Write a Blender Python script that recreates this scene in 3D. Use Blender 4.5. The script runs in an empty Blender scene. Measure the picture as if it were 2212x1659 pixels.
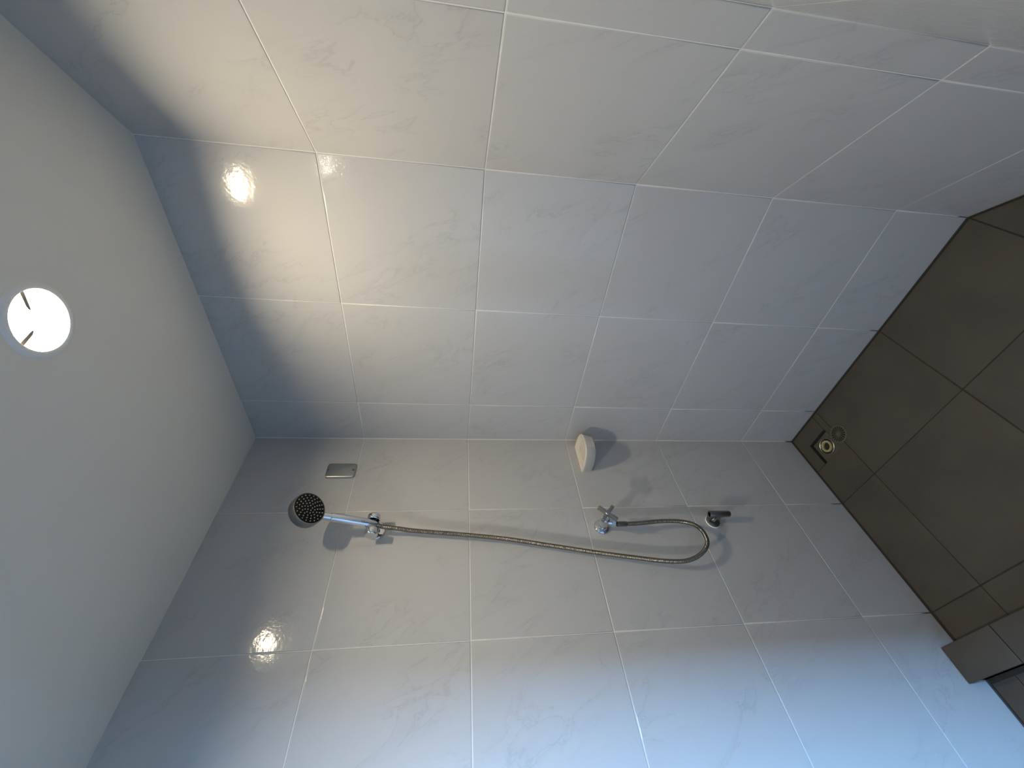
import bpy, bmesh, math, random
from mathutils import Vector, Matrix

random.seed(7)
sc = bpy.context.scene
C = sc.collection

# ------------------------------------------------------------------ measures (metres)
# X: along the back wall, Y: towards the back wall (camera side is negative), Z: up.
W = 0.43                       # wall and floor tile
X1, X2, X3 = 0.1996, 0.6296, 1.0596
Y1, Y2, Y3 = -0.3489, -0.7789, -1.2089
CEIL = 2.4076
ZS = [0.0, 0.2698, 0.6998, 1.1298, 1.5598, 1.9898, CEIL]
S = math.sqrt(0.5)
CLEN = 0.5059
XD, YD = X3 + CLEN * S, -CLEN * S      # where the diagonal wall meets the nib wall
HOB0, HOB1, HOBZ = -0.880, -0.977, 0.075
RX, RY = 2.90, -2.50                   # far corner of the bathroom

# ------------------------------------------------------------------ camera
cam_d = bpy.data.cameras.new('camera')
cam = bpy.data.objects.new('camera', cam_d)
C.objects.link(cam)
cam_d.sensor_fit = 'HORIZONTAL'
cam_d.sensor_width = 36.0
cam_d.lens = 36.0 * 892.835 / 2212.0
cam_d.clip_start = 0.01
r_, d_, f_ = (Vector((0.110324, -0.091925, -0.989635)),
              Vector((-0.769231, -0.638423, -0.026452)),
              Vector((-0.629374, 0.764177, -0.141145)))
M = Matrix((( r_.x, -d_.x, -f_.x, 1.32309),
            ( r_.y, -d_.y, -f_.y, -1.22480),
            ( r_.z, -d_.z, -f_.z, 1.62946),
            (0, 0, 0, 1)))
cam.matrix_world = M
sc.camera = cam

# ------------------------------------------------------------------ world, daylight, exposure
LAMP_POWER = 640.0
LAMP_COLOR = (1.0, 0.83, 0.57)
ROOM_LAMP_POWER = 930.0
ROOM_LAMP_COLOR = (1.0, 0.93, 0.78)
SKY = 200.0
SKY_COLOR = (0.25, 0.55, 1.0)
sc.view_settings.view_transform = 'Standard'
sc.view_settings.look = 'None'
sc.view_settings.gamma = 1.0
sc.view_settings.use_curve_mapping = False
sc.view_settings.exposure = 0.13
sc.cycles.use_denoising = True
sc.cycles.diffuse_bounces = 8
sc.cycles.max_bounces = 12

world = bpy.data.worlds.new('sky')
sc.world = world
world.use_nodes = True
wn = world.node_tree
wn.nodes.clear()
wo = wn.nodes.new('ShaderNodeOutputWorld')
bg = wn.nodes.new('ShaderNodeBackground')
bg.inputs['Color'].default_value = (*SKY_COLOR, 1)
bg.inputs['Strength'].default_value = SKY
wn.links.new(bg.outputs[0], wo.inputs[0])

WIN = (-1.175, -0.62, 1.00, 1.85)       # window opening in the outer wall: y0, y1, z0, z1
pl = bpy.data.lights.new('window_portal', 'AREA')
pl.shape = 'RECTANGLE'
pl.size = WIN[1] - WIN[0]
pl.size_y = WIN[3] - WIN[2]
pl.cycles.is_portal = True
po = bpy.data.objects.new('window_portal', pl)
C.objects.link(po)
po.location = (RX + 0.06, (WIN[0] + WIN[1]) / 2, (WIN[2] + WIN[3]) / 2)
po.rotation_euler = (0, math.radians(90), 0)      # -Z of the light looks to -X
po.rotation_euler = Matrix(((0, 0, 1), (1, 0, 0), (0, 1, 0))).to_euler()


# ------------------------------------------------------------------ material helpers
def mat(name):
    m = bpy.data.materials.new(name)
    m.use_nodes = True
    n = m.node_tree.nodes
    b = n['Principled BSDF']
    return m, m.node_tree, n, b


def setp(b, **k):
    for a, v in k.items():
        a = {'base': 'Base Color', 'rough': 'Roughness', 'metal': 'Metallic', 'spec': 'Specular IOR Level',
             'coat': 'Coat Weight', 'coat_rough': 'Coat Roughness', 'ior': 'IOR'}[a]
        if a == 'Base Color':
            v = (*v, 1)
        b.inputs[a].default_value = v


def noise(t, vec, scale, detail=3, rough=0.5, dist=0.0):
    n = t.nodes.new('ShaderNodeTexNoise')
    n.inputs['Scale'].default_value = scale
    n.inputs['Detail'].default_value = detail
    n.inputs['Roughness'].default_value = rough
    n.inputs['Distortion'].default_value = dist
    if vec is not None:
        t.links.new(vec, n.inputs['Vector'])
    return n.outputs['Fac']


def math_(t, op, a, b=None):
    n = t.nodes.new('ShaderNodeMath')
    n.operation = op
    for i, v in enumerate((a, b)):
        if v is None:
            continue
        if isinstance(v, (int, float)):
            n.inputs[i].default_value = v
        else:
            t.links.new(v, n.inputs[i])
    return n.outputs[0]


def ramp(t, v, a, b, lo=0.0, hi=1.0, smooth=True):
    n = t.nodes.new('ShaderNodeMapRange')
    n.interpolation_type = 'SMOOTHSTEP' if smooth else 'LINEAR'
    t.links.new(v, n.inputs['Value'])
    n.inputs['From Min'].default_value = a
    n.inputs['From Max'].default_value = b
    n.inputs['To Min'].default_value = lo
    n.inputs['To Max'].default_value = hi
    return n.outputs['Result']


def mixc(t, fac, a, b):
    n = t.nodes.new('ShaderNodeMix')
    n.data_type = 'RGBA'
    if isinstance(fac, (int, float)):
        n.inputs[0].default_value = fac
    else:
        t.links.new(fac, n.inputs[0])
    for i, v in ((6, a), (7, b)):
        if isinstance(v, tuple):
            n.inputs[i].default_value = (*v, 1)
        else:
            t.links.new(v, n.inputs[i])
    return n.outputs[2]


def bump(t, h, strength, dist, b, normal_in=None):
    n = t.nodes.new('ShaderNodeBump')
    n.inputs['Strength'].default_value = strength
    n.inputs['Distance'].default_value = dist
    t.links.new(h, n.inputs['Height'])
    t.links.new(n.outputs[0], b.inputs['Normal'])


def coords(t, rand=0.0):
    tc = t.nodes.new('ShaderNodeTexCoord')
    o = tc.outputs['Object']
    if rand:
        oi = t.nodes.new('ShaderNodeObjectInfo')
        s = t.nodes.new('ShaderNodeVectorMath')
        s.operation = 'SCALE'
        s.inputs[0].default_value = (1.0, 0.63, 0.37)
        t.links.new(math_(t, 'MULTIPLY', oi.outputs['Random'], rand), s.inputs['Scale'])
        a = t.nodes.new('ShaderNodeVectorMath')
        a.operation = 'ADD'
        t.links.new(o, a.inputs[0])
        t.links.new(s.outputs[0], a.inputs[1])
        return a.outputs[0], oi.outputs['Random']
    return o, None


# ---- white marbled glazed wall tile
def make_tile_mat():
    m, t, n, b = mat('marbled_white_tile')
    v, rnd = coords(t, 31.0)
    mr = t.nodes.new('ShaderNodeMapping')
    mr.inputs['Rotation'].default_value = (0, 0, math.radians(58))
    t.links.new(v, mr.inputs['Vector'])
    mp = t.nodes.new('ShaderNodeMapping')
    mp.inputs['Scale'].default_value = (1.0, 2.6, 1.0)
    t.links.new(mr.outputs[0], mp.inputs['Vector'])
    p = mp.outputs[0]
    f = noise(t, p, 5.2, 6, 0.55, 0.7)
    line = ramp(t, math_(t, 'ABSOLUTE', math_(t, 'SUBTRACT', f, 0.5)), 0.0, 0.016, 1.0, 0.0)
    soft = ramp(t, math_(t, 'ABSOLUTE', math_(t, 'SUBTRACT', f, 0.52)), 0.0, 0.09, 1.0, 0.0)
    mask = ramp(t, noise(t, p, 3.1, 2, 0.5), 0.44, 0.62)
    vein = math_(t, 'MULTIPLY', line, mask)
    haze = math_(t, 'MULTIPLY', soft, mask)
    c = mixc(t, math_(t, 'MULTIPLY', haze, 0.20), (0.44, 0.44, 0.437), (0.36, 0.36, 0.36))
    c = mixc(t, math_(t, 'MULTIPLY', vein, 0.19), c, (0.22, 0.22, 0.22))
    cl = ramp(t, noise(t, v, 7.0, 3, 0.6), 0.35, 0.7)
    c = mixc(t, math_(t, 'MULTIPLY', cl, 0.08), c, (0.38, 0.38, 0.38))
    t.links.new(c, b.inputs['Base Color'])
    setp(b, rough=0.10, spec=0.5)
    h = math_(t, 'ADD', noise(t, v, 140, 2, 0.5), math_(t, 'MULTIPLY', noise(t, v, 28, 2, 0.5), 2.2))
    bump(t, h, 0.30, 0.0006, b)
    return m


def make_grout_mat():
    m, t, n, b = mat('white_wall_grout')
    g = t.nodes.new('ShaderNodeNewGeometry')
    sep = t.nodes.new('ShaderNodeSeparateXYZ')
    t.links.new(g.outputs['Position'], sep.inputs[0])
    nz = noise(t, g.outputs['Position'], 9, 2)
    reach = math_(t, 'MULTIPLY', nz, 0.075)
    stain = ramp(t, math_(t, 'SUBTRACT', sep.outputs['Z'], reach), -0.01, 0.012, 1.0, 0.0)
    c = mixc(t, noise(t, g.outputs['Position'], 60, 2), (0.66, 0.65, 0.63), (0.57, 0.56, 0.54))
    c = mixc(t, math_(t, 'MULTIPLY', stain, 0.95), c, (0.045, 0.03, 0.022))
    t.links.new(c, b.inputs['Base Color'])
    setp(b, rough=0.75)
    return m


def make_paint_mat(name, col, rough=0.65, fine=260):
    m, t, n, b = mat(name)
    v, _ = coords(t)
    c = mixc(t, noise(t, v, 3.0, 3), col, tuple(x * 0.95 for x in col))
    t.links.new(c, b.inputs['Base Color'])
    setp(b, rough=rough)
    bump(t, noise(t, v, fine, 2), 0.15, 0.0006, b)
    return m


def make_floor_mat():
    m, t, n, b = mat('taupe_floor_tile')
    v, rnd = coords(t, 17.0)
    c = mixc(t, ramp(t, noise(t, v, 5, 4, 0.6), 0.3, 0.7), (0.066, 0.058, 0.047), (0.053, 0.047, 0.039))
    dirt = ramp(t, noise(t, v, 14, 4, 0.7), 0.62, 0.80)
    c = mixc(t, math_(t, 'MULTIPLY', dirt, 0.25), c, (0.09, 0.082, 0.073))
    t.links.new(c, b.inputs['Base Color'])
    setp(b, rough=0.55, spec=0.3)
    bump(t, noise(t, v, 180, 3), 0.25, 0.0006, b)
    return m


def make_simple(name, col, rough, metal=0.0, spec=0.5, var=0.12, scale=40, bmp=0.0, bscale=200):
    m, t, n, b = mat(name)
    v, _ = coords(t)
    f = noise(t, v, scale, 3)
    c = mixc(t, f, col, tuple(x * (1 - var) for x in col))
    t.links.new(c, b.inputs['Base Color'])
    t.links.new(ramp(t, f, 0.2, 0.8, rough * 0.85, min(1, rough * 1.15)), b.inputs['Roughness'])
    setp(b, metal=metal, spec=spec)
    if bmp:
        bump(t, noise(t, v, bscale, 2), bmp, 0.0005, b)
    return m


def make_emit(name, col, strength):
    m = bpy.data.materials.new(name)
    m.use_nodes = True
    t = m.node_tree
    t.nodes.clear()
    o = t.nodes.new('ShaderNodeOutputMaterial')
    e = t.nodes.new('ShaderNodeEmission')
    e.inputs['Color'].default_value = (*col, 1)
    e.inputs['Strength'].default_value = strength
    t.links.new(e.outputs[0], o.inputs[0])
    return m


def make_pane():
    m = bpy.data.materials.new('window_glass')
    m.use_nodes = True
    t = m.node_tree
    t.nodes.clear()
    o = t.nodes.new('ShaderNodeOutputMaterial')
    a = t.nodes.new('ShaderNodeBsdfTransparent')
    g = t.nodes.new('ShaderNodeBsdfGlossy')
    g.inputs['Roughness'].default_value = 0.02
    mx = t.nodes.new('ShaderNodeMixShader')
    mx.inputs[0].default_value = 0.06
    t.links.new(a.outputs[0], mx.inputs[1])
    t.links.new(g.outputs[0], mx.inputs[2])
    t.links.new(mx.outputs[0], o.inputs[0])
    return m


MT = make_tile_mat()
MG = make_grout_mat()
MFT = make_floor_mat()
MFG = make_simple('dark_floor_grout', (0.022, 0.018, 0.014), 0.9)
MCE = make_paint_mat('ceiling_paint', (0.82, 0.785, 0.71))
MPW = make_paint_mat('painted_wall', (0.50, 0.50, 0.50))
MDOOR = make_paint_mat('dark_door_paint', (0.06, 0.05, 0.042), 0.45)
MCH = make_simple('polished_chrome', (0.78, 0.78, 0.80), 0.06, 1.0, var=0.06)
MSAT = make_simple('satin_chrome', (0.42, 0.42, 0.42), 0.30, 1.0, var=0.08)
MHOSE = make_simple('steel_hose', (0.26, 0.235, 0.195), 0.24, 1.0, var=0.2, scale=60)
MBRZ = make_simple('dulled_metal', (0.29, 0.28, 0.26), 0.32, 1.0, var=0.25)
MSTEEL = make_simple('brushed_cover_steel', (0.47, 0.48, 0.47), 0.33, 1.0, var=0.08)
MBLACK = make_simple('black_spray_face', (0.008, 0.008, 0.007), 0.6, spec=0.18)
MNOZ = make_simple('grey_rubber_nozzle', (0.30, 0.30, 0.285), 0.5)
MCER = make_simple('cream_ceramic', (0.60, 0.555, 0.485), 0.12, var=0.05, scale=20)
MWHITE = make_simple('white_plastic', (0.75, 0.75, 0.73), 0.4, var=0.05)
MSEAL = make_simple('white_sealant', (0.80, 0.80, 0.78), 0.5, var=0.05)
MPIPE = make_simple('yellowed_plastic_pipe', (0.40, 0.34, 0.15), 0.45, var=0.3, scale=80)
MDRAIN = make_simple('dirty_drain_metal', (0.12, 0.11, 0.09), 0.55, 0.2, var=0.5, scale=70)
MRUBSHADE = make_simple('black_rubber_and_shade', (0.008, 0.008, 0.008), 0.7)  # rubber of the seal, also painted shade in the pipe and grate slots
MMARK = make_simple('dark_print', (0.05, 0.05, 0.09), 0.5)
MREF = make_simple('lamp_reflector', (0.80, 0.80, 0.78), 0.25, var=0.03)
MCLIP = make_simple('dull_spring_clip', (0.10, 0.10, 0.10), 0.6)
MTRIM = make_simple('white_lamp_trim', (0.86, 0.85, 0.82), 0.4, var=0.03)
MSHELL = make_simple('brushed_head_shell', (0.30, 0.30, 0.295), 0.34, 1.0, var=0.08)
MGROUND = make_simple('outside_paving', (0.07, 0.07, 0.065), 0.9, scale=3)
MPANE = make_pane()


# ------------------------------------------------------------------ mesh helpers
def link(name, bm, m, parent=None, smooth=False, loc=None, rot=None):
    me = bpy.data.meshes.new(name)
    bmesh.ops.recalc_face_normals(bm, faces=bm.faces)
    bm.to_mesh(me)
    bm.free()
    me.materials.append(m)
    if smooth:
        for p in me.polygons:
            p.use_smooth = True
        me.set_sharp_from_angle(angle=math.radians(38))
    o = bpy.data.objects.new(name, me)
    C.objects.link(o)
    if parent is not None:
        o.parent = parent
    if loc is not None:
        o.location = loc
    if rot is not None:
        o.rotation_euler = rot
    return o


def tag(o, label, cat=None, group=None, kind=None):
    o['label'] = label
    if cat:
        o['category'] = cat
    if group:
        o['group'] = group
    if kind:
        o['kind'] = kind
    return o


def thing(name, label, cat, loc=(0, 0, 0), group=None):
    o = bpy.data.objects.new(name, None)
    o.empty_display_size = 0.05
    C.objects.link(o)
    o.location = loc
    return tag(o, label, cat, group)


def box(bm, a, b, mtx=None):
    x0, y0, z0 = a
    x1, y1, z1 = b
    v = [bm.verts.new(p) for p in ((x0, y0, z0), (x1, y0, z0), (x1, y1, z0), (x0, y1, z0),
                                   (x0, y0, z1), (x1, y0, z1), (x1, y1, z1), (x0, y1, z1))]
    if mtx:
        for q in v:
            q.co = mtx @ q.co
    for f in ((0, 3, 2, 1), (4, 5, 6, 7), (0, 1, 5, 4), (1, 2, 6, 5), (2, 3, 7, 6), (3, 0, 4, 7)):
        bm.faces.new([v[i] for i in f])
    return v


def prism(bm, pts, z0, z1, bev=0.0):
    a = [bm.verts.new((x, y, z0)) for x, y in pts]
    b = [bm.verts.new((x, y, z1)) for x, y in pts]
    n = len(pts)
    for i in range(n):
        bm.faces.new((a[i], a[(i + 1) % n], b[(i + 1) % n], b[i]))
    bm.faces.new(a[::-1])
    top = bm.faces.new(b)
    if bev:
        bmesh.ops.bevel(bm, geom=list(top.edges), offset=bev, segments=1, affect='EDGES', profile=0.5)


def frame(axis, up=(0, 0, 1)):
    z = Vector(axis).normalized()
    u = Vector(up)
    x = u.cross(z)
    if x.length < 1e-4:
        x = Vector((1, 0, 0)).cross(z)
        if x.length < 1e-4:
            x = Vector((0, 1, 0)).cross(z)
    x.normalize()
    y = z.cross(x)
    return Matrix((x, y, z)).transposed()


def lathe(bm, prof, origin, axis, seg=32, cap=True):
    """prof: list of (radius, height along axis)"""
    R = frame(axis)
    o = Vector(origin)
    rings = []
    for r, h in prof:
        if r < 1e-6:
            rings.append([bm.verts.new(o + R @ Vector((0, 0, h)))])
        else:
            rings.append([bm.verts.new(o + R @ Vector((r * math.cos(2 * math.pi * i / seg), r * math.sin(2 * math.pi * i / seg), h)))
                          for i in range(seg)])
    for a, b in zip(rings, rings[1:]):
        for i in range(seg):
            j = (i + 1) % seg
            if len(a) == 1 and len(b) == 1:
                continue
            if len(a) == 1:
                bm.faces.new((a[0], b[j], b[i]))
            elif len(b) == 1:
                bm.faces.new((a[i], a[j], b[0]))
            else:
                bm.faces.new((a[i], a[j], b[j], b[i]))
    if cap:
        if len(rings[0]) > 1:
            bm.faces.new(rings[0][::-1])
        if len(rings[-1]) > 1:
            bm.faces.new(rings[-1])


def spline(pts, n):
    """Catmull-Rom through pts, n samples evenly spaced by length"""
    P = [Vector(p) for p in pts]
    P = [P[0] * 2 - P[1]] + P + [P[-1] * 2 - P[-2]]
    out = []
    for i in range(1, len(P) - 2):
        for k in range(40):
            t = k / 40
            a, b, c, d = P[i - 1], P[i], P[i + 1], P[i + 2]
            out.append(0.5 * (2 * b + (c - a) * t + (2 * a - 5 * b + 4 * c - d) * t * t + (3 * b - a - 3 * c + d) * t ** 3))
    out.append(P[-2])
    L = [0]
    for a, b in zip(out, out[1:]):
        L.append(L[-1] + (b - a).length)
    res, j = [], 0
    for k in range(n):
        s = L[-1] * k / (n - 1)
        while j < len(L) - 2 and L[j + 1] < s:
            j += 1
        u = (s - L[j]) / max(1e-9, L[j + 1] - L[j])
        res.append(out[j].lerp(out[j + 1], u))
    return res, L[-1]


def tube(bm, pts, rad, seg=12, cap=True):
    """rad: number or list"""
    rings = []
    n = len(pts)
    up = Vector((0, 0, 1))
    x = None
    for i, p in enumerate(pts):
        t = (pts[min(i + 1, n - 1)] - pts[max(i - 1, 0)]).normalized()
        if x is None:
            x = t.orthogonal().normalized()
        x = (x - t * x.dot(t)).normalized()
        y = t.cross(x)
        r = rad if isinstance(rad, (int, float)) else rad[i]
        rings.append([bm.verts.new(p + (x * math.cos(2 * math.pi * k / seg) + y * math.sin(2 * math.pi * k / seg)) * r) for k in range(seg)])
    for a, b in zip(rings, rings[1:]):
        for k in range(seg):
            j = (k + 1) % seg
            bm.faces.new((a[k], a[j], b[j], b[k]))
    if cap:
        bm.faces.new(rings[0][::-1])
        bm.faces.new(rings[-1])


# ------------------------------------------------------------------ tiles
_tile_cache = {}


def tile_mesh(w, h, bev=0.0022, drop=0.0010, thick=0.008):
    """a flat tile with a softly rounded edge; local x = right, y = up, z = out of the wall, face at z = 0"""
    k = (round(w, 4), round(h, 4), bev, drop)
    if k in _tile_cache:
        return _tile_cache[k]
    a, b = w / 2, h / 2
    V, N = [], []
    for (i, z, lean) in ((bev, 0.0, 0.0), (bev * 0.35, -drop * 0.35, 0.5), (0.0, -drop, 1.0), (0.0, -thick, 1.0)):
        for sx, sy in ((-1, -1), (1, -1), (1, 1), (-1, 1)):
            V.append((sx * (a - i), sy * (b - i), z))
            n = Vector((sx * 0.6 * lean, sy * 0.6 * lean, 1.0 - 0.55 * lean)).normalized()
            N.append(n)
    F = [(0, 1, 2, 3)]
    for q in range(3):
        for i in range(4):
            j = (i + 1) % 4
            F.append((q * 4 + i, (q + 1) * 4 + i, (q + 1) * 4 + j, q * 4 + j))
    me = bpy.data.meshes.new('tile')
    me.from_pydata(V, [], F)
    for p in me.polygons[:9]:
        p.use_smooth = True
    me.polygons[0].use_smooth = False
    me.update()
    _tile_cache[k] = me
    return me


def tile_wall(parent, origin, u, n, us, vs, gap, m, tilt=0.0012):
    """tiles between the joints us (along u) and vs (up)"""
    u, n = Vector(u), Vector(n)
    v = Vector((0, 0, 1))
    R = Matrix((u, v, n)).transposed()
    for i in range(len(us) - 1):
        for j in range(len(vs) - 1):
            w, h = us[i + 1] - us[i] - gap, vs[j + 1] - vs[j] - gap
            me = tile_mesh(w, h)
            if not me.materials:
                me.materials.append(m)
            o = bpy.data.objects.new('tile', me)
            C.objects.link(o)
            o.parent = parent
            T = Matrix.Rotation(random.uniform(-tilt, tilt), 3, 'X') @ Matrix.Rotation(random.uniform(-tilt, tilt), 3, 'Y')
            o.matrix_local = Matrix.Translation(Vector(origin) + u * (us[i] + us[i + 1]) / 2 + v * (vs[j] + vs[j + 1]) / 2) @ (R @ T).to_4x4()


GR = 0.0012      # grout sits this deep behind the tile face
GAP = 0.0025

# ------------------------------------------------------------------ walls
bm = bmesh.new()
box(bm, (-0.12, RY - 0.12, -0.02), (-GR, 0.12, CEIL + 0.03))
wall_left = tag(link('wall_left', bm, MG), 'white marbled tile wall that carries the shower fittings', 'wall', kind='structure')
us = [Y3 - 0.045, Y3, Y2, Y1, -GR]
tile_wall(wall_left, (0, 0, 0), (0, 1, 0), (1, 0, 0), us, [0.004] + ZS[1:], GAP, MT)

bm = bmesh.new()
box(bm, (-GR, GR, -0.02), (RX + 0.12, 0.12, CEIL + 0.03))
wall_back = tag(link('wall_back', bm, MG), 'white marbled tile wall at the back of the shower, lit by the downlight', 'wall', kind='structure')
tile_wall(wall_back, (0, 0, 0), (1, 0, 0), (0, -1, 0), [GR, X1, X2, X3], [0.004] + ZS[1:], GAP, MT)

# diagonal wall across the corner
bm = bmesh.new()
uC, nC = Vector((S, -S, 0)), Vector((-S, -S, 0))
pts = []
for a, o in ((-0.02, GR), (CLEN, GR), (CLEN + 0.04, 0.10), (-0.02, 0.10)):
    q = Vector((X3, 0, 0)) + uC * a - nC * o
    pts.append((q.x, q.y))
prism(bm, pts, -0.02, CEIL + 0.03)
wall_corner = tag(link('wall_corner', bm, MG), 'white marbled tile wall set diagonally across the shower corner', 'wall', kind='structure')
tile_wall(wall_corner, (X3, 0, 0), uC, nC, [0, W, CLEN], [0.004] + ZS[1:], GAP, MT)

# nib wall on the right
bm = bmesh.new()
box(bm, (XD + GR, HOB1, -0.02), (XD + 0.10, YD + 0.01, CEIL + 0.03))
wall_right = tag(link('wall_right', bm, MG), 'white tiled nib wall closing the shower opposite the fittings', 'wall', kind='structure')
tile_wall(wall_right, (XD, YD, 0), (0, -1, 0), (-1, 0, 0), [0, W, -HOB1 + YD], [0.004] + ZS[1:], GAP, MT)

# rest of the bathroom
bm = bmesh.new()
box(bm, (-GR, RY - 0.12, -0.02), (RX + 0.12, RY, CEIL + 0.03))
tag(link('wall_front', bm, MPW), 'plain painted bathroom wall behind the viewer', 'wall', kind='structure')
bm = bmesh.new()
y0, y1, z0, z1 = WIN
box(bm, (RX, RY, -0.02), (RX + 0.12, y0, CEIL + 0.03))
box(bm, (RX, y1, -0.02), (RX + 0.12, GR, CEIL + 0.03))
box(bm, (RX, y0, -0.02), (RX + 0.12, y1, z0))
box(bm, (RX, y0, z1), (RX + 0.12, y1, CEIL + 0.03))
tag(link('wall_outer', bm, MPW), 'plain painted outside wall with the bathroom window', 'wall', kind='structure')

win = bpy.data.objects.new('window_1', None)
C.objects.link(win)
win.location = (RX + 0.03, (y0 + y1) / 2, z0)
tag(win, 'small white framed window opposite the tiled shower entrance', 'window', kind='structure')
hw, hh = (y1 - y0) / 2, z1 - z0
bm = bmesh.new()
for a, b in (((-0.02, -hw, 0), (0.03, -hw + 0.035, hh)), ((-0.02, hw - 0.035, 0), (0.03, hw, hh)),
             ((-0.02, -hw + 0.035, 0), (0.03, hw - 0.035, 0.035)), ((-0.02, -hw + 0.035, hh - 0.035), (0.03, hw - 0.035, hh))):
    box(bm, a, b)
link('window_frame', bm, MWHITE, win)
bm = bmesh.new()
box(bm, (0.0, -hw + 0.035, 0.035), (0.004, hw - 0.035, hh - 0.035))
link('pane', bm, MPANE, win)

bm = bmesh.new()
box(bm, (RX + 0.12, -9, -0.5), (RX + 14, 8, -0.4))
tag(link('ground', bm, MGROUND), 'paved ground outside the bathroom window', 'ground', kind='structure')

door = bpy.data.objects.new('door_1', None)
C.objects.link(door)
door.location = (0, -1.66, 0)
tag(door, 'dark painted flush door beside the tiled wall', 'door', kind='structure')
bm = bmesh.new()
box(bm, (-GR, -0.33, 0.01), (0.012, 0.33, 2.04))
link('door_leaf', bm, MDOOR, door)
bm = bmesh.new()
for a, b in (((-GR, -0.40, 0), (0.02, -0.335, 2.11)), ((-GR, 0.335, 0), (0.02, 0.40, 2.11)), ((-GR, -0.335, 2.045), (0.02, 0.335, 2.11))):
    box(bm, a, b)
link('door_frame', bm, MDOOR, door)
bm = bmesh.new()
lathe(bm, [(0.025, 0), (0.025, 0.008), (0.010, 0.010), (0.010, 0.045), (0.024, 0.052), (0.024, 0.068), (0.0, 0.074)], (0.012, 0.27, 1.0), (1, 0, 0), 20)
link('handle', bm, MSAT, door, True)

# ------------------------------------------------------------------ ceiling with two round cut-outs
L1 = Vector((0.825, -0.468, CEIL))
L2 = Vector((0.655, -1.56, CEIL))
AP = 0.060
bm = bmesh.new()
edges = []
vs = [bm.verts.new(p) for p in ((-0.05, RY - 0.05, CEIL), (RX + 0.05, RY - 0.05, CEIL), (RX + 0.05, 0.05, CEIL), (-0.05, 0.05, CEIL))]
edges += [bm.edges.new((vs[i], vs[(i + 1) % 4])) for i in range(4)]
for L in (L1, L2):
    cv = [bm.verts.new((L.x + AP * math.cos(2 * math.pi * i / 48), L.y + AP * math.sin(2 * math.pi * i / 48), CEIL)) for i in range(48)]
    edges += [bm.edges.new((cv[i], cv[(i + 1) % 48])) for i in range(48)]
bmesh.ops.triangle_fill(bm, use_beauty=True, use_dissolve=False, edges=edges)
for f in [f for f in bm.faces if any((f.calc_center_median() - L).length < AP * 0.9 for L in (L1, L2))]:
    bm.faces.remove(f)
ex = bmesh.ops.extrude_face_region(bm, geom=list(bm.faces))
for e in ex['geom']:
    if isinstance(e, bmesh.types.BMVert):
        e.co.z += 0.09
tag(link('ceiling', bm, MCE), 'off-white painted ceiling with recessed downlight', 'ceiling', kind='structure')

# ------------------------------------------------------------------ floor
HX0, HX1, HY0, HY1 = 0.060, 0.168, -0.187, -0.082       # open square around the drain pipe
bm = bmesh.new()
FZ = -0.0016
box(bm, (-0.01, RY, -0.05), (HX0, 0.01, FZ))
box(bm, (HX1, RY, -0.05), (RX, 0.01, FZ))
box(bm, (HX0, RY, -0.05), (HX1, HY0, FZ))
box(bm, (HX0, HY1, -0.05), (HX1, 0.01, FZ))
box(bm, (HX0, HY0, -0.05), (HX1, HY1, -0.0175))
floor = tag(link('floor', bm, MFG), 'dark taupe tiled floor with thin dark joints', 'floor', kind='structure')


def floor_tile(pts, gap=0.0016, z=0.0, edge=0.0):
    """one floor tile from its outline (counter-clockwise), shrunk by the joint"""
    n = len(pts)
    P = [Vector(p) for p in pts]
    c = sum(P, Vector((0, 0))) / n
    q = []
    for i in range(n):
        a, b, d = P[i - 1], P[i], P[(i + 1) % n]
        e1, e2 = (b - a).normalized(), (d - b).normalized()
        n1, n2 = Vector((-e1.y, e1.x)), Vector((-e2.y, e2.x))
        k = 1 + n1.dot(n2)
        q.append(b + (n1 + n2) / max(k, 0.2) * gap - c)
    bm = bmesh.new()
    prism(bm, [tuple(x) for x in q], -0.008, 0.0, 0.001)
    return link('tile', bm, MFT, floor, loc=(c.x, c.y, z + random.uniform(-0.0003, 0.0002)))


def rect(x0, x1, y0, y1):
    return [(x0, y0), (x1, y0), (x1, y1), (x0, y1)]


E_ = 0.003
floor_tile([(E_, -E_), (E_, HY0), (HX0, HY0), (HX0, HY1), (HX1, HY1), (HX1, -E_)])
floor_tile([(HX1, -E_), (HX1, HY0), (E_, HY0), (E_, Y1), (X1, Y1), (X1, -E_)])
floor_tile(rect(X1, X2, Y1, -E_))
floor_tile(rect(X2, X3, Y1, -E_))
floor_tile([(X3, Y1), (X3 - Y1 - 0.004, Y1), (X3, -0.004)])
floor_tile(rect(E_, X1, Y2, Y1))
floor_tile(rect(X1, X2, Y2, Y1))
floor_tile(rect(X2, X3, Y2, Y1))
floor_tile([(X3, Y2), (XD - 0.002, Y2), (XD - 0.002, YD - 0.002), (X3 - Y1, Y1), (X3, Y1)])
for a, b in ((0.004, X1), (X1, X2), (X2, X3), (X3, XD - 0.002)):
    floor_tile(rect(a, b, HOB0 + 0.004, Y2))
xs = [0.002, 0.083, 0.513, 0.943, 1.373, 1.803, 2.233, 2.663, RX - 0.003]
ys = [HOB1 - 0.004, -1.405, -1.835, -2.265, RY + 0.003]
for a, b in zip(xs, xs[1:]):
    for p, q in zip(ys, ys[1:]):
        floor_tile(rect(a, b, q, p))

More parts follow.
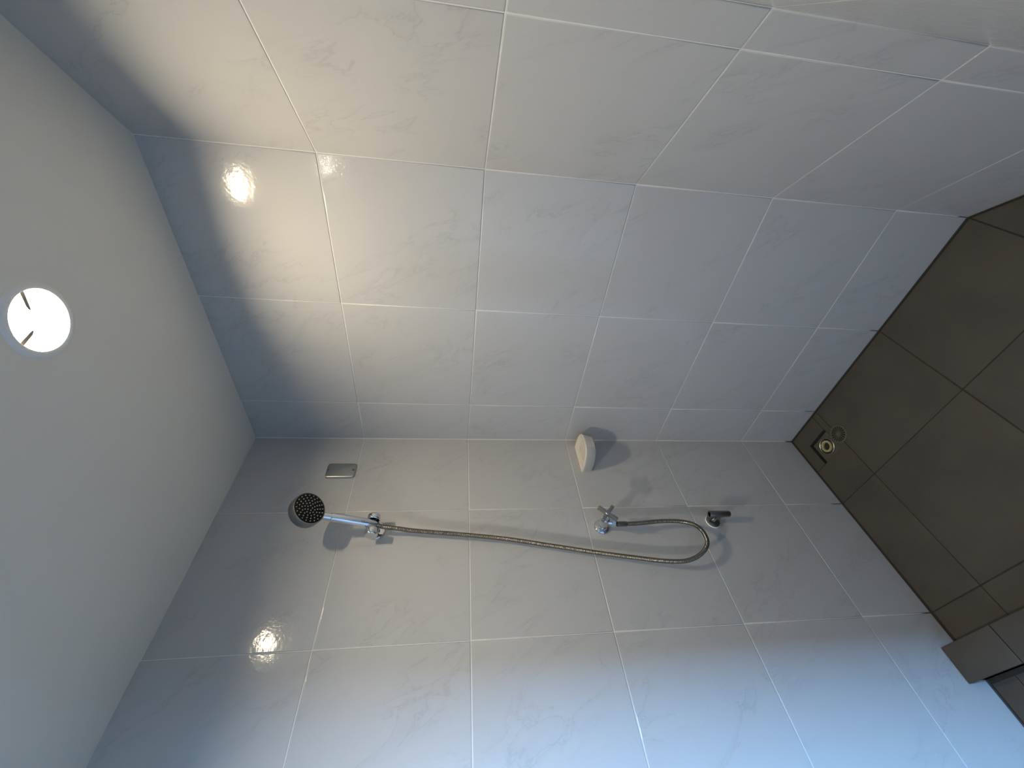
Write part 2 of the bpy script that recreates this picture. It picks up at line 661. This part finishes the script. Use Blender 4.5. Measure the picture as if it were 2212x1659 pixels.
# ------------------------------------------------------------------ tiled kerb at the shower entrance
bm = bmesh.new()
box(bm, (0.0, HOB1 + 0.006, -0.004), (XD + 0.002, HOB0 - 0.006, HOBZ - 0.005))
hob = tag(link('trim_1', bm, MFG), 'low taupe tiled kerb across the shower entrance', 'kerb', kind='structure')
jo = [0.0015, 0.1835, 0.6135, 1.0435, XD - 0.001]
for a, b in zip(jo, jo[1:]):
    bm = bmesh.new()
    v = box(bm, (a + 0.0012, HOB1 - 0.001, HOBZ - 0.008), (b - 0.0012, HOB0 - 0.001, HOBZ))
    ed = [e for e in bm.edges if all(x.co.z > HOBZ - 1e-4 for x in e.verts)]
    bmesh.ops.bevel(bm, geom=ed, offset=0.003, segments=3, affect='EDGES', profile=0.5)
    if a < 0.01:      # the worn, rounded outer corner of the end tile
        ed = [e for e in bm.edges if all(x.co.x < 0.006 and x.co.y < HOB1 + 0.004 for x in e.verts) and abs(e.verts[0].co.z - e.verts[1].co.z) > 0.003]
        if ed:
            bmesh.ops.bevel(bm, geom=ed, offset=0.008, segments=4, affect='EDGES', profile=0.5)
    link('tile', bm, MFT, hob, True)
    bm = bmesh.new()
    box(bm, (a + 0.0012, HOB0 - 0.008, 0.003), (b - 0.0012, HOB0, HOBZ - 0.010))
    link('tile', bm, MFT, hob)
    bm = bmesh.new()
    box(bm, (a + 0.0012, HOB1 + 0.006, 0.003), (b - 0.0012, HOB1 + 0.010, HOBZ - 0.010))
    link('tile', bm, MFT, hob)


# ------------------------------------------------------------------ downlights
def downlight(L, label, power, glow):
    r = thing('downlight', label, 'light', tuple(L), 'recessed downlights')
    bm = bmesh.new()
    lathe(bm, [(AP - 0.001, 0.0), (AP - 0.001, -0.0035), (AP + 0.003, -0.005), (AP + 0.010, -0.0035), (AP + 0.0135, 0.0)], (0, 0, 0), (0, 0, 1), 64, False)
    link('trim_ring', bm, MTRIM, r, True)
    bm = bmesh.new()
    lathe(bm, [(AP - 0.001, -0.001), (AP - 0.003, 0.006), (0.050, 0.020), (0.043, 0.030), (0.0, 0.032)], (0, 0, 0), (0, 0, 1), 48, False)
    link('reflector', bm, MREF, r, True)
    bm = bmesh.new()
    lathe(bm, [(0.0, 0.0165), (0.028, 0.0172), (0.038, 0.019), (0.040, 0.021), (0.0, 0.022)], (0, 0, 0), (0, 0, 1), 48, False)
    area = math.pi * 0.04 ** 2
    link('lamp_lens', bm, make_emit('warm_lamp_glow', glow, power), r, True)
    for ang in (4, -112):
        bm = bmesh.new()
        prism(bm, [(0.022, -0.0040), (0.030, -0.0060), (0.059, -0.0020), (0.059, 0.0060), (0.030, 0.0010), (0.022, -0.0010)], 0.0015, 0.0023)
        link('spring_clip', bm, MCLIP, r, True, rot=(0, 0, math.radians(ang)))
    return r


downlight(L1, 'lit round white downlight recessed in the ceiling above the shower', LAMP_POWER, LAMP_COLOR)
downlight(L2, 'lit round white downlight recessed in the ceiling outside the shower', ROOM_LAMP_POWER, ROOM_LAMP_COLOR)

# ------------------------------------------------------------------ hand shower
FC = Vector((0.156, -0.4363, 2.0572))
NF = Vector((0.741, -0.010, -0.671)).normalized()
HR = 0.0515
hs = thing('hand_shower', 'round chrome hand shower with black nozzle face in the upper wall bracket', 'shower head', tuple(FC))


def loc(p):
    return Vector(p) - FC


bm = bmesh.new()
lathe(bm, [(0.0, -0.044), (0.020, -0.0435), (0.036, -0.041), (0.046, -0.037), (HR - 0.001, -0.032), (HR, -0.028), (HR, -0.0015), (HR - 0.001, 0.0),
           (HR - 0.003, 0.0), (HR - 0.003, -0.004), (0.0, -0.004)], (0, 0, 0), NF, 64)
link('head_shell', bm, MSHELL, hs, True)
bm = bmesh.new()
lathe(bm, [(HR - 0.0032, -0.0035), (HR - 0.0032, -0.0008), (HR - 0.005, 0.0004), (0.0, 0.0008)], (0, 0, 0), NF, 64)
face = link('spray_face', bm, MBLACK, hs, True)
FR = frame(NF)
nz_me = None
k0 = 0
for ring, (rr, cnt) in enumerate(((0.0080, 5), (0.0165, 10), (0.0250, 14), (0.0335, 17), (0.0420, 20))):
    for i in range(cnt):
        a = 2 * math.pi * (i + 0.5 * (ring % 2)) / cnt
        p = FR @ Vector((rr * math.cos(a), rr * math.sin(a), 0.0006))
        if nz_me is None:
            bm = bmesh.new()
            lathe(bm, [(0.0019, 0.0), (0.0013, 0.0022), (0.0, 0.0025)], (0, 0, 0), NF, 8)
            o = link('nozzle', bm, MNOZ, face, True)
            nz_me = o.data
        else:
            o = bpy.data.objects.new('nozzle', nz_me)
            C.objects.link(o)
            o.parent = face
        o.location = p
# handle
ax_top = Vector((0.118, -0.4358, 2.045))
ax_bot = Vector((0.0555, -0.4335, 1.878))
dr = (ax_bot - ax_top).normalized()
Lh = (ax_bot - ax_top).length
bm = bmesh.new()
lathe(bm, [(0.0110, -0.004), (0.0122, 0.004), (0.0126, 0.046)], loc(ax_top), dr, 32)
link('neck', bm, MCH, hs, True)
bm = bmesh.new()
lathe(bm, [(0.0126, 0.044), (0.0148, 0.0455), (0.0153, 0.049), (0.0150, Lh - 0.020), (0.0140, Lh - 0.012), (0.0118, Lh + 0.004), (0.0098, Lh + 0.010)], loc(ax_top), dr, 40)
handle = link('handle', bm, MCH, hs, True)

# small dark open-ring mark near the lower end of the handle
pm = ax_top + dr * ((ax_top.z - 1.912) / -dr.z)
nm = (Vector((0.79, -0.54, -0.29)) * 0.95 + Vector((0.77, 0.64, 0.0)) * 0.30)
nm = (nm - dr * nm.dot(dr)).normalized()
tm = nm.cross(dr).normalized()
pts = []
for k in range(17):
    a = math.radians(150 + 290 * k / 16)
    du, dv = 0.0036 * math.cos(a), 0.0034 * math.sin(a)
    q = pm + dr * du + (nm * math.cos(dv / 0.0151) + tm * math.sin(dv / 0.0151)) * 0.0151
    pts.append(q - FC)
bm = bmesh.new()
tube(bm, pts, [0.0012 - 0.00004 * k for k in range(17)], 6)
tag(link('maker_mark', bm, MMARK, handle, True), 'small dark open ring mark')

# ------------------------------------------------------------------ wall bracket that holds it
br = thing('shower_bracket', 'chrome wall bracket clamping the hand shower handle', 'bracket', (0, -0.4270, 1.8765))


def bl(x, y, z):
    return (x, y + 0.4270, z - 1.8765)


bm = bmesh.new()
lathe(bm, [(0.033, 0.0), (0.033, 0.004), (0.030, 0.008), (0.022, 0.010), (0.0, 0.010)], (0, 0, 0), (1, 0, 0), 48)
link('wall_flange', bm, MCH, br, True)
bm = bmesh.new()
lathe(bm, [(0.017, 0.008), (0.015, 0.014), (0.015, 0.034)], (0, 0, 0), (1, 0, 0), 32)
link('stem', bm, MCH, br, True)
CB = Vector(bl(0.052, 0, 1.880))
for nm, ya, yb in (('clamp_cheek', -0.4745, -0.4490), ('clamp_cheek', -0.4185, -0.3995)):
    bm = bmesh.new()
    h = yb - ya
    lathe(bm, [(0.0, 0.0), (0.0185, 0.0), (0.0210, 0.002), (0.0215, 0.004), (0.0215, h - 0.004), (0.0205, h - 0.001), (0.019, h), (0.0, h)],
          (CB.x, ya + 0.4270, CB.z), (0, 1, 0), 48)
    link(nm, bm, MCH, br, True)
bm = bmesh.new()
box(bm, (0.030, -0.4490 + 0.4270, -0.014), (0.040, -0.4185 + 0.4270, 0.017))
link('clamp_web', bm, MCH, br)

# ------------------------------------------------------------------ hose
HP = [(0.0545, -0.4335, 1.8735), (0.049, -0.4395, 1.850), (0.036, -0.4405, 1.798), (0.030, -0.4471, 1.7378), (0.026, -0.4622, 1.5835),
      (0.024, -0.4825, 1.4285), (0.024, -0.5125, 1.2725), (0.026, -0.5440, 1.1150), (0.031, -0.5737, 0.9565), (0.036, -0.5855, 0.8905),
      (0.041, -0.5890, 0.8295), (0.044, -0.5742, 0.7775), (0.045, -0.5470, 0.7375), (0.044, -0.5155, 0.7180), (0.042, -0.4775, 0.7195),
      (0.040, -0.4507, 0.7418), (0.039, -0.4377, 0.7922), (0.039, -0.4360, 0.8650), (0.040, -0.4422, 0.9395), (0.041, -0.4445, 0.9900), (0.041, -0.4443, 1.0330)]
_, HL = spline(HP, 10)
nr = int(HL / 0.0047)
pts, _ = spline(HP, nr * 4 + 1)
prof = (0.0066, 0.0075, 0.0079, 0.0075)
hose = thing('shower_hose', 'ribbed flexible metal hose looping from tap to hand shower', 'hose', HP[-1])
bm = bmesh.new()
o_ = Vector(HP[-1])
tube(bm, [p - o_ for p in pts], [prof[i % 4] for i in range(len(pts))], 12)
link('hose_tube', bm, MHOSE, hose, True).data.shade_smooth()
bm = bmesh.new()
t_ = (pts[-10] - pts[-1]).normalized()
lathe(bm, [(0.0092, 0.0), (0.0092, 0.033), (0.0082, 0.038)], (0, 0, 0.0), t_, 24)
link('hose_ferrule', bm, MHOSE, hose, True)

# ------------------------------------------------------------------ tap with cross handle
TY, TZ = -0.4317, 1.0765
tap = thing('cross_handle_tap', 'chrome shower tap with cross handle feeding the metal hose', 'tap', (0, TY, TZ))
bm = bmesh.new()
lathe(bm, [(0.029, 0.0), (0.029, 0.003), (0.026, 0.007), (0.018, 0.011), (0.0, 0.012)], (0, 0, 0), (1, 0, 0), 40)
link('wall_flange', bm, MCH, tap, True)
bm = bmesh.new()
lathe(bm, [(0.0145, 0.006), (0.0145, 0.024), (0.0165, 0.026), (0.0165, 0.056), (0.0145, 0.060), (0.0105, 0.062)], (0, 0, 0), (1, 0, 0), 32)
link('body', bm, MCH, tap, True)
bm = bmesh.new()
lathe(bm, [(0.0115, 0.012), (0.0115, 0.028)], (0.041, 0, 0), (0, -0.30, -1), 24)
lathe(bm, [(0.0135, 0.026), (0.0135, 0.040), (0.0110, 0.042)], (0.041, 0, 0), (0, -0.30, -1), 6)
link('hose_outlet', bm, MCH, tap, True)
bm = bmesh.new()
lathe(bm, [(0.0120, 0.058), (0.0135, 0.066), (0.0125, 0.078), (0.0090, 0.082)], (0, 0, 0), (1, 0, 0), 28)
link('bonnet', bm, MCH, tap, True)
for i in range(4):
    a = math.radians(45 + 90 * i + 2)
    bm = bmesh.new()
    d = Vector((0, math.cos(a), math.sin(a)))
    mtx = Matrix.Translation(Vector((0.089, 0, 0))) @ frame(d, (1, 0, 0)).to_4x4()
    v = box(bm, (-0.0062, -0.0072, 0.0), (0.0062, 0.0072, 0.0385), mtx)
    bmesh.ops.bevel(bm, geom=list(bm.edges), offset=0.0016, segments=2, affect='EDGES', profile=0.5)
    link('handle_arm', bm, MSAT, tap, True)
bm = bmesh.new()
lathe(bm, [(0.0095, 0.080), (0.0098, 0.096), (0.0085, 0.0975), (0.0, 0.098)], (0, 0, 0), (1, 0, 0), 28)
link('handle_hub', bm, MSAT, tap, True)

# ------------------------------------------------------------------ low holder with a sleeve
lh = thing('sleeve_holder', 'small dark metal sleeve holder low on the wall below the hose', 'bracket', (0, -0.4189, 0.628))
bm = bmesh.new()
lathe(bm, [(0.0268, 0.0), (0.0268, 0.002), (0.0255, 0.0035), (0.0, 0.0035)], (0, 0, 0), (1, 0, 0), 40)
tag(link('sealant_ring', bm, MSEAL, lh, True), 'white sealant ring')
bm = bmesh.new()
lathe(bm, [(0.0255, 0.003), (0.0255, 0.007), (0.022, 0.010), (0.011, 0.012), (0.0, 0.012)], (0, 0, 0), (1, 0, 0), 40)
link('wall_flange', bm, MBRZ, lh, True)
bm = bmesh.new()
pts, _ = spline([(0.008, 0, 0), (0.020, 0.001, -0.003), (0.033, 0.003, -0.012), (0.045, 0.004, -0.016)], 12)
tube(bm, pts, [0.0105, 0.010, 0.0085, 0.0075, 0.007, 0.007, 0.007, 0.007, 0.007, 0.007, 0.007, 0.007], 20)
link('stem', bm, MBRZ, lh, True)
bm = bmesh.new()
ya = 0.004
lathe(bm, [(0.0085, 0.014), (0.0085, 0.031), (0.0115, 0.0325), (0.0125, 0.030), (0.0125, -0.022), (0.0118, -0.026), (0.0110, -0.050), (0.0095, -0.052),
           (0.0075, -0.052), (0.0075, -0.030)], (0.045, ya, 0), (0, 0, 1), 36, False)
sl = link('sleeve', bm, MBRZ, lh, True)
bm = bmesh.new()
box(bm, (0.014, -0.0045, -0.020), (0.040, -0.0030, 0.006))
link('rib_plate', bm, MSAT, lh)

# ------------------------------------------------------------------ blank cover plate
cp = thing('cover_plate', 'grey steel blank cover plate with two screws above the hand shower', 'cover plate', (0, -0.1705, 2.0435))
hw, hh = 0.034, 0.0535


def rr_ring(bm, a, b, r, x, seg=6):
    out = []
    for cx, cy, a0 in ((a - r, b - r, 0), (-(a - r), b - r, 90), (-(a - r), -(b - r), 180), (a - r, -(b - r), 270)):
        for k in range(seg + 1):
            t = math.radians(a0 + 90 * k / seg)
            out.append(bm.verts.new((x, cx + r * math.cos(t), cy + r * math.sin(t))))
    return out


bm = bmesh.new()
rings = [rr_ring(bm, hw, hh, 0.011, 0.0), rr_ring(bm, hw, hh, 0.011, 0.003), rr_ring(bm, hw - 0.001, hh - 0.001, 0.0105, 0.0055),
         rr_ring(bm, hw - 0.003, hh - 0.003, 0.009, 0.0075), rr_ring(bm, hw - 0.0065, hh - 0.0065, 0.007, 0.0085)]
for a, b in zip(rings, rings[1:]):
    n = len(a)
    for i in range(n):
        bm.faces.new((a[i], a[(i + 1) % n], b[(i + 1) % n], b[i]))
bm.faces.new(rings[-1])
link('plate', bm, MSTEEL, cp, True)
for s in (-1, 1):
    bm = bmesh.new()
    lathe(bm, [(0.0046, 0.0080), (0.0046, 0.0090), (0.0036, 0.0100), (0.0030, 0.0094), (0.0, 0.0094)], (0, 0, s * 0.0455), (1, 0, 0), 20)
    link('screw', bm, MBRZ, cp, True)

# ------------------------------------------------------------------ soap dish
sd = thing('soap_dish', 'cream ceramic soap dish on the tiled wall near the corner', 'soap dish', (0, -0.108, 1.05))


def d_ring(bm, half, depth, z, back=0.0, n=28):
    """blunt D outline: straight against the wall, rounded in front"""
    out = []
    for i in range(n + 1):
        t = math.pi * i / n
        c, s = math.cos(t), math.sin(t)
        out.append(bm.verts.new((back + depth * abs(s) ** 0.62, -half * math.copysign(abs(c) ** 0.80, c), z)))
    return out


bm = bmesh.new()
R = [d_ring(bm, 0.050, 0.082, -0.006), d_ring(bm, 0.062, 0.104, -0.003), d_ring(bm, 0.066, 0.110, 0.002), d_ring(bm, 0.071, 0.117, 0.036), d_ring(bm, 0.072, 0.118, 0.040),
     d_ring(bm, 0.0705, 0.1165, 0.0435), d_ring(bm, 0.068, 0.114, 0.0445), d_ring(bm, 0.064, 0.110, 0.0445, 0.003), d_ring(bm, 0.061, 0.104, 0.0425, 0.005),
     d_ring(bm, 0.056, 0.094, 0.037, 0.008), d_ring(bm, 0.045, 0.078, 0.0345, 0.014)]
for a, b in zip(R, R[1:]):
    n = len(a)
    for i in range(n):
        bm.faces.new((a[i], a[(i + 1) % n], b[(i + 1) % n], b[i]))
bm.faces.new(R[0][::-1])
bm.faces.new(R[-1])
link('dish', bm, MCER, sd, True)
for yy in (-0.026, -0.009, 0.009, 0.026):
    bm = bmesh.new()
    box(bm, (0.022, yy - 0.003, 0.0335), (0.080, yy + 0.003, 0.0368))
    bmesh.ops.bevel(bm, geom=[e for e in bm.edges if all(v.co.z > 0.036 for v in e.verts)], offset=0.002, segments=2, affect='EDGES')
    link('drain_rib', bm, MCER, sd, True)

# ------------------------------------------------------------------ drains
dp = thing('drain_pipe', 'open yellowed plastic drain pipe in a square floor recess', 'drain', (0.116, -0.1335, -0.0165))
bm = bmesh.new()
box(bm, (-0.0535, -0.0505, -0.001), (0.0495, 0.0485, 0.0))
link('recess_tray', bm, MDRAIN, dp)
bm = bmesh.new()
lathe(bm, [(0.0365, 0.0), (0.0365, 0.0055), (0.0345, 0.0065), (0.0330, 0.0055), (0.0330, 0.0)], (0, 0, 0), (0, 0, 1), 48, False)
tag(link('collar', bm, MSTEEL, dp, True), 'grey metal collar ring')
bm = bmesh.new()
lathe(bm, [(0.0332, 0.0), (0.0332, 0.002), (0.0255, 0.002), (0.0255, 0.0)], (0, 0, 0), (0, 0, 1), 48, False)
link('rubber_seal', bm, MRUBSHADE, dp, True)
bm = bmesh.new()
lathe(bm, [(0.0255, 0.0), (0.0255, 0.008), (0.0248, 0.009), (0.0175, 0.009), (0.0165, 0.008), (0.0160, 0.001)], (0, 0, 0), (0, 0, 1), 48, False)
tag(link('pipe', bm, MPIPE, dp, True), 'yellowed plastic pipe end')
bm = bmesh.new()
lathe(bm, [(0.0162, 0.0012), (0.0, 0.0012)], (0, 0, 0), (0, 0, 1), 32, False)
link('pipe_shade_disc', bm, MRUBSHADE, dp)  # black disc painted in for the dark depth of the open pipe

dg = thing('drain_grate', 'round dirty metal drain grate with radial slots beside the open pipe', 'drain grate', (0.2062, -0.1440, 0.0))
bm = bmesh.new()
lathe(bm, [(0.0385, 0.0), (0.0385, 0.0020), (0.0365, 0.0030), (0.0330, 0.0030), (0.0320, 0.0015), (0.0320, 0.0)], (0, 0, 0), (0, 0, 1), 48, False)
link('rim', bm, MDRAIN, dg, True)
bm = bmesh.new()
lathe(bm, [(0.0325, 0.0002), (0.0325, 0.0008), (0.0, 0.0008)], (0, 0, 0), (0, 0, 1), 32, False)
link('slot_shade_disc', bm, MRUBSHADE, dg)  # black plate painted in for the shade below the grate slots
bm = bmesh.new()
lathe(bm, [(0.0095, 0.0005), (0.0095, 0.0028), (0.0, 0.0032)], (0, 0, 0), (0, 0, 1), 24, False)
link('hub', bm, MDRAIN, dg, True)
bar = None
for i in range(18):
    if bar is None:
        bm = bmesh.new()
        prism(bm, [(0.008, -0.0009), (0.0330, -0.0021), (0.0330, 0.0021), (0.008, 0.0009)], 0.0005, 0.0027)
        bar = link('grate_bar', bm, MDRAIN, dg)
        o = bar
    else:
        o = bar.copy()
        C.objects.link(o)
        o.parent = dg
    o.rotation_euler = (0, 0, 2 * math.pi * i / 18)
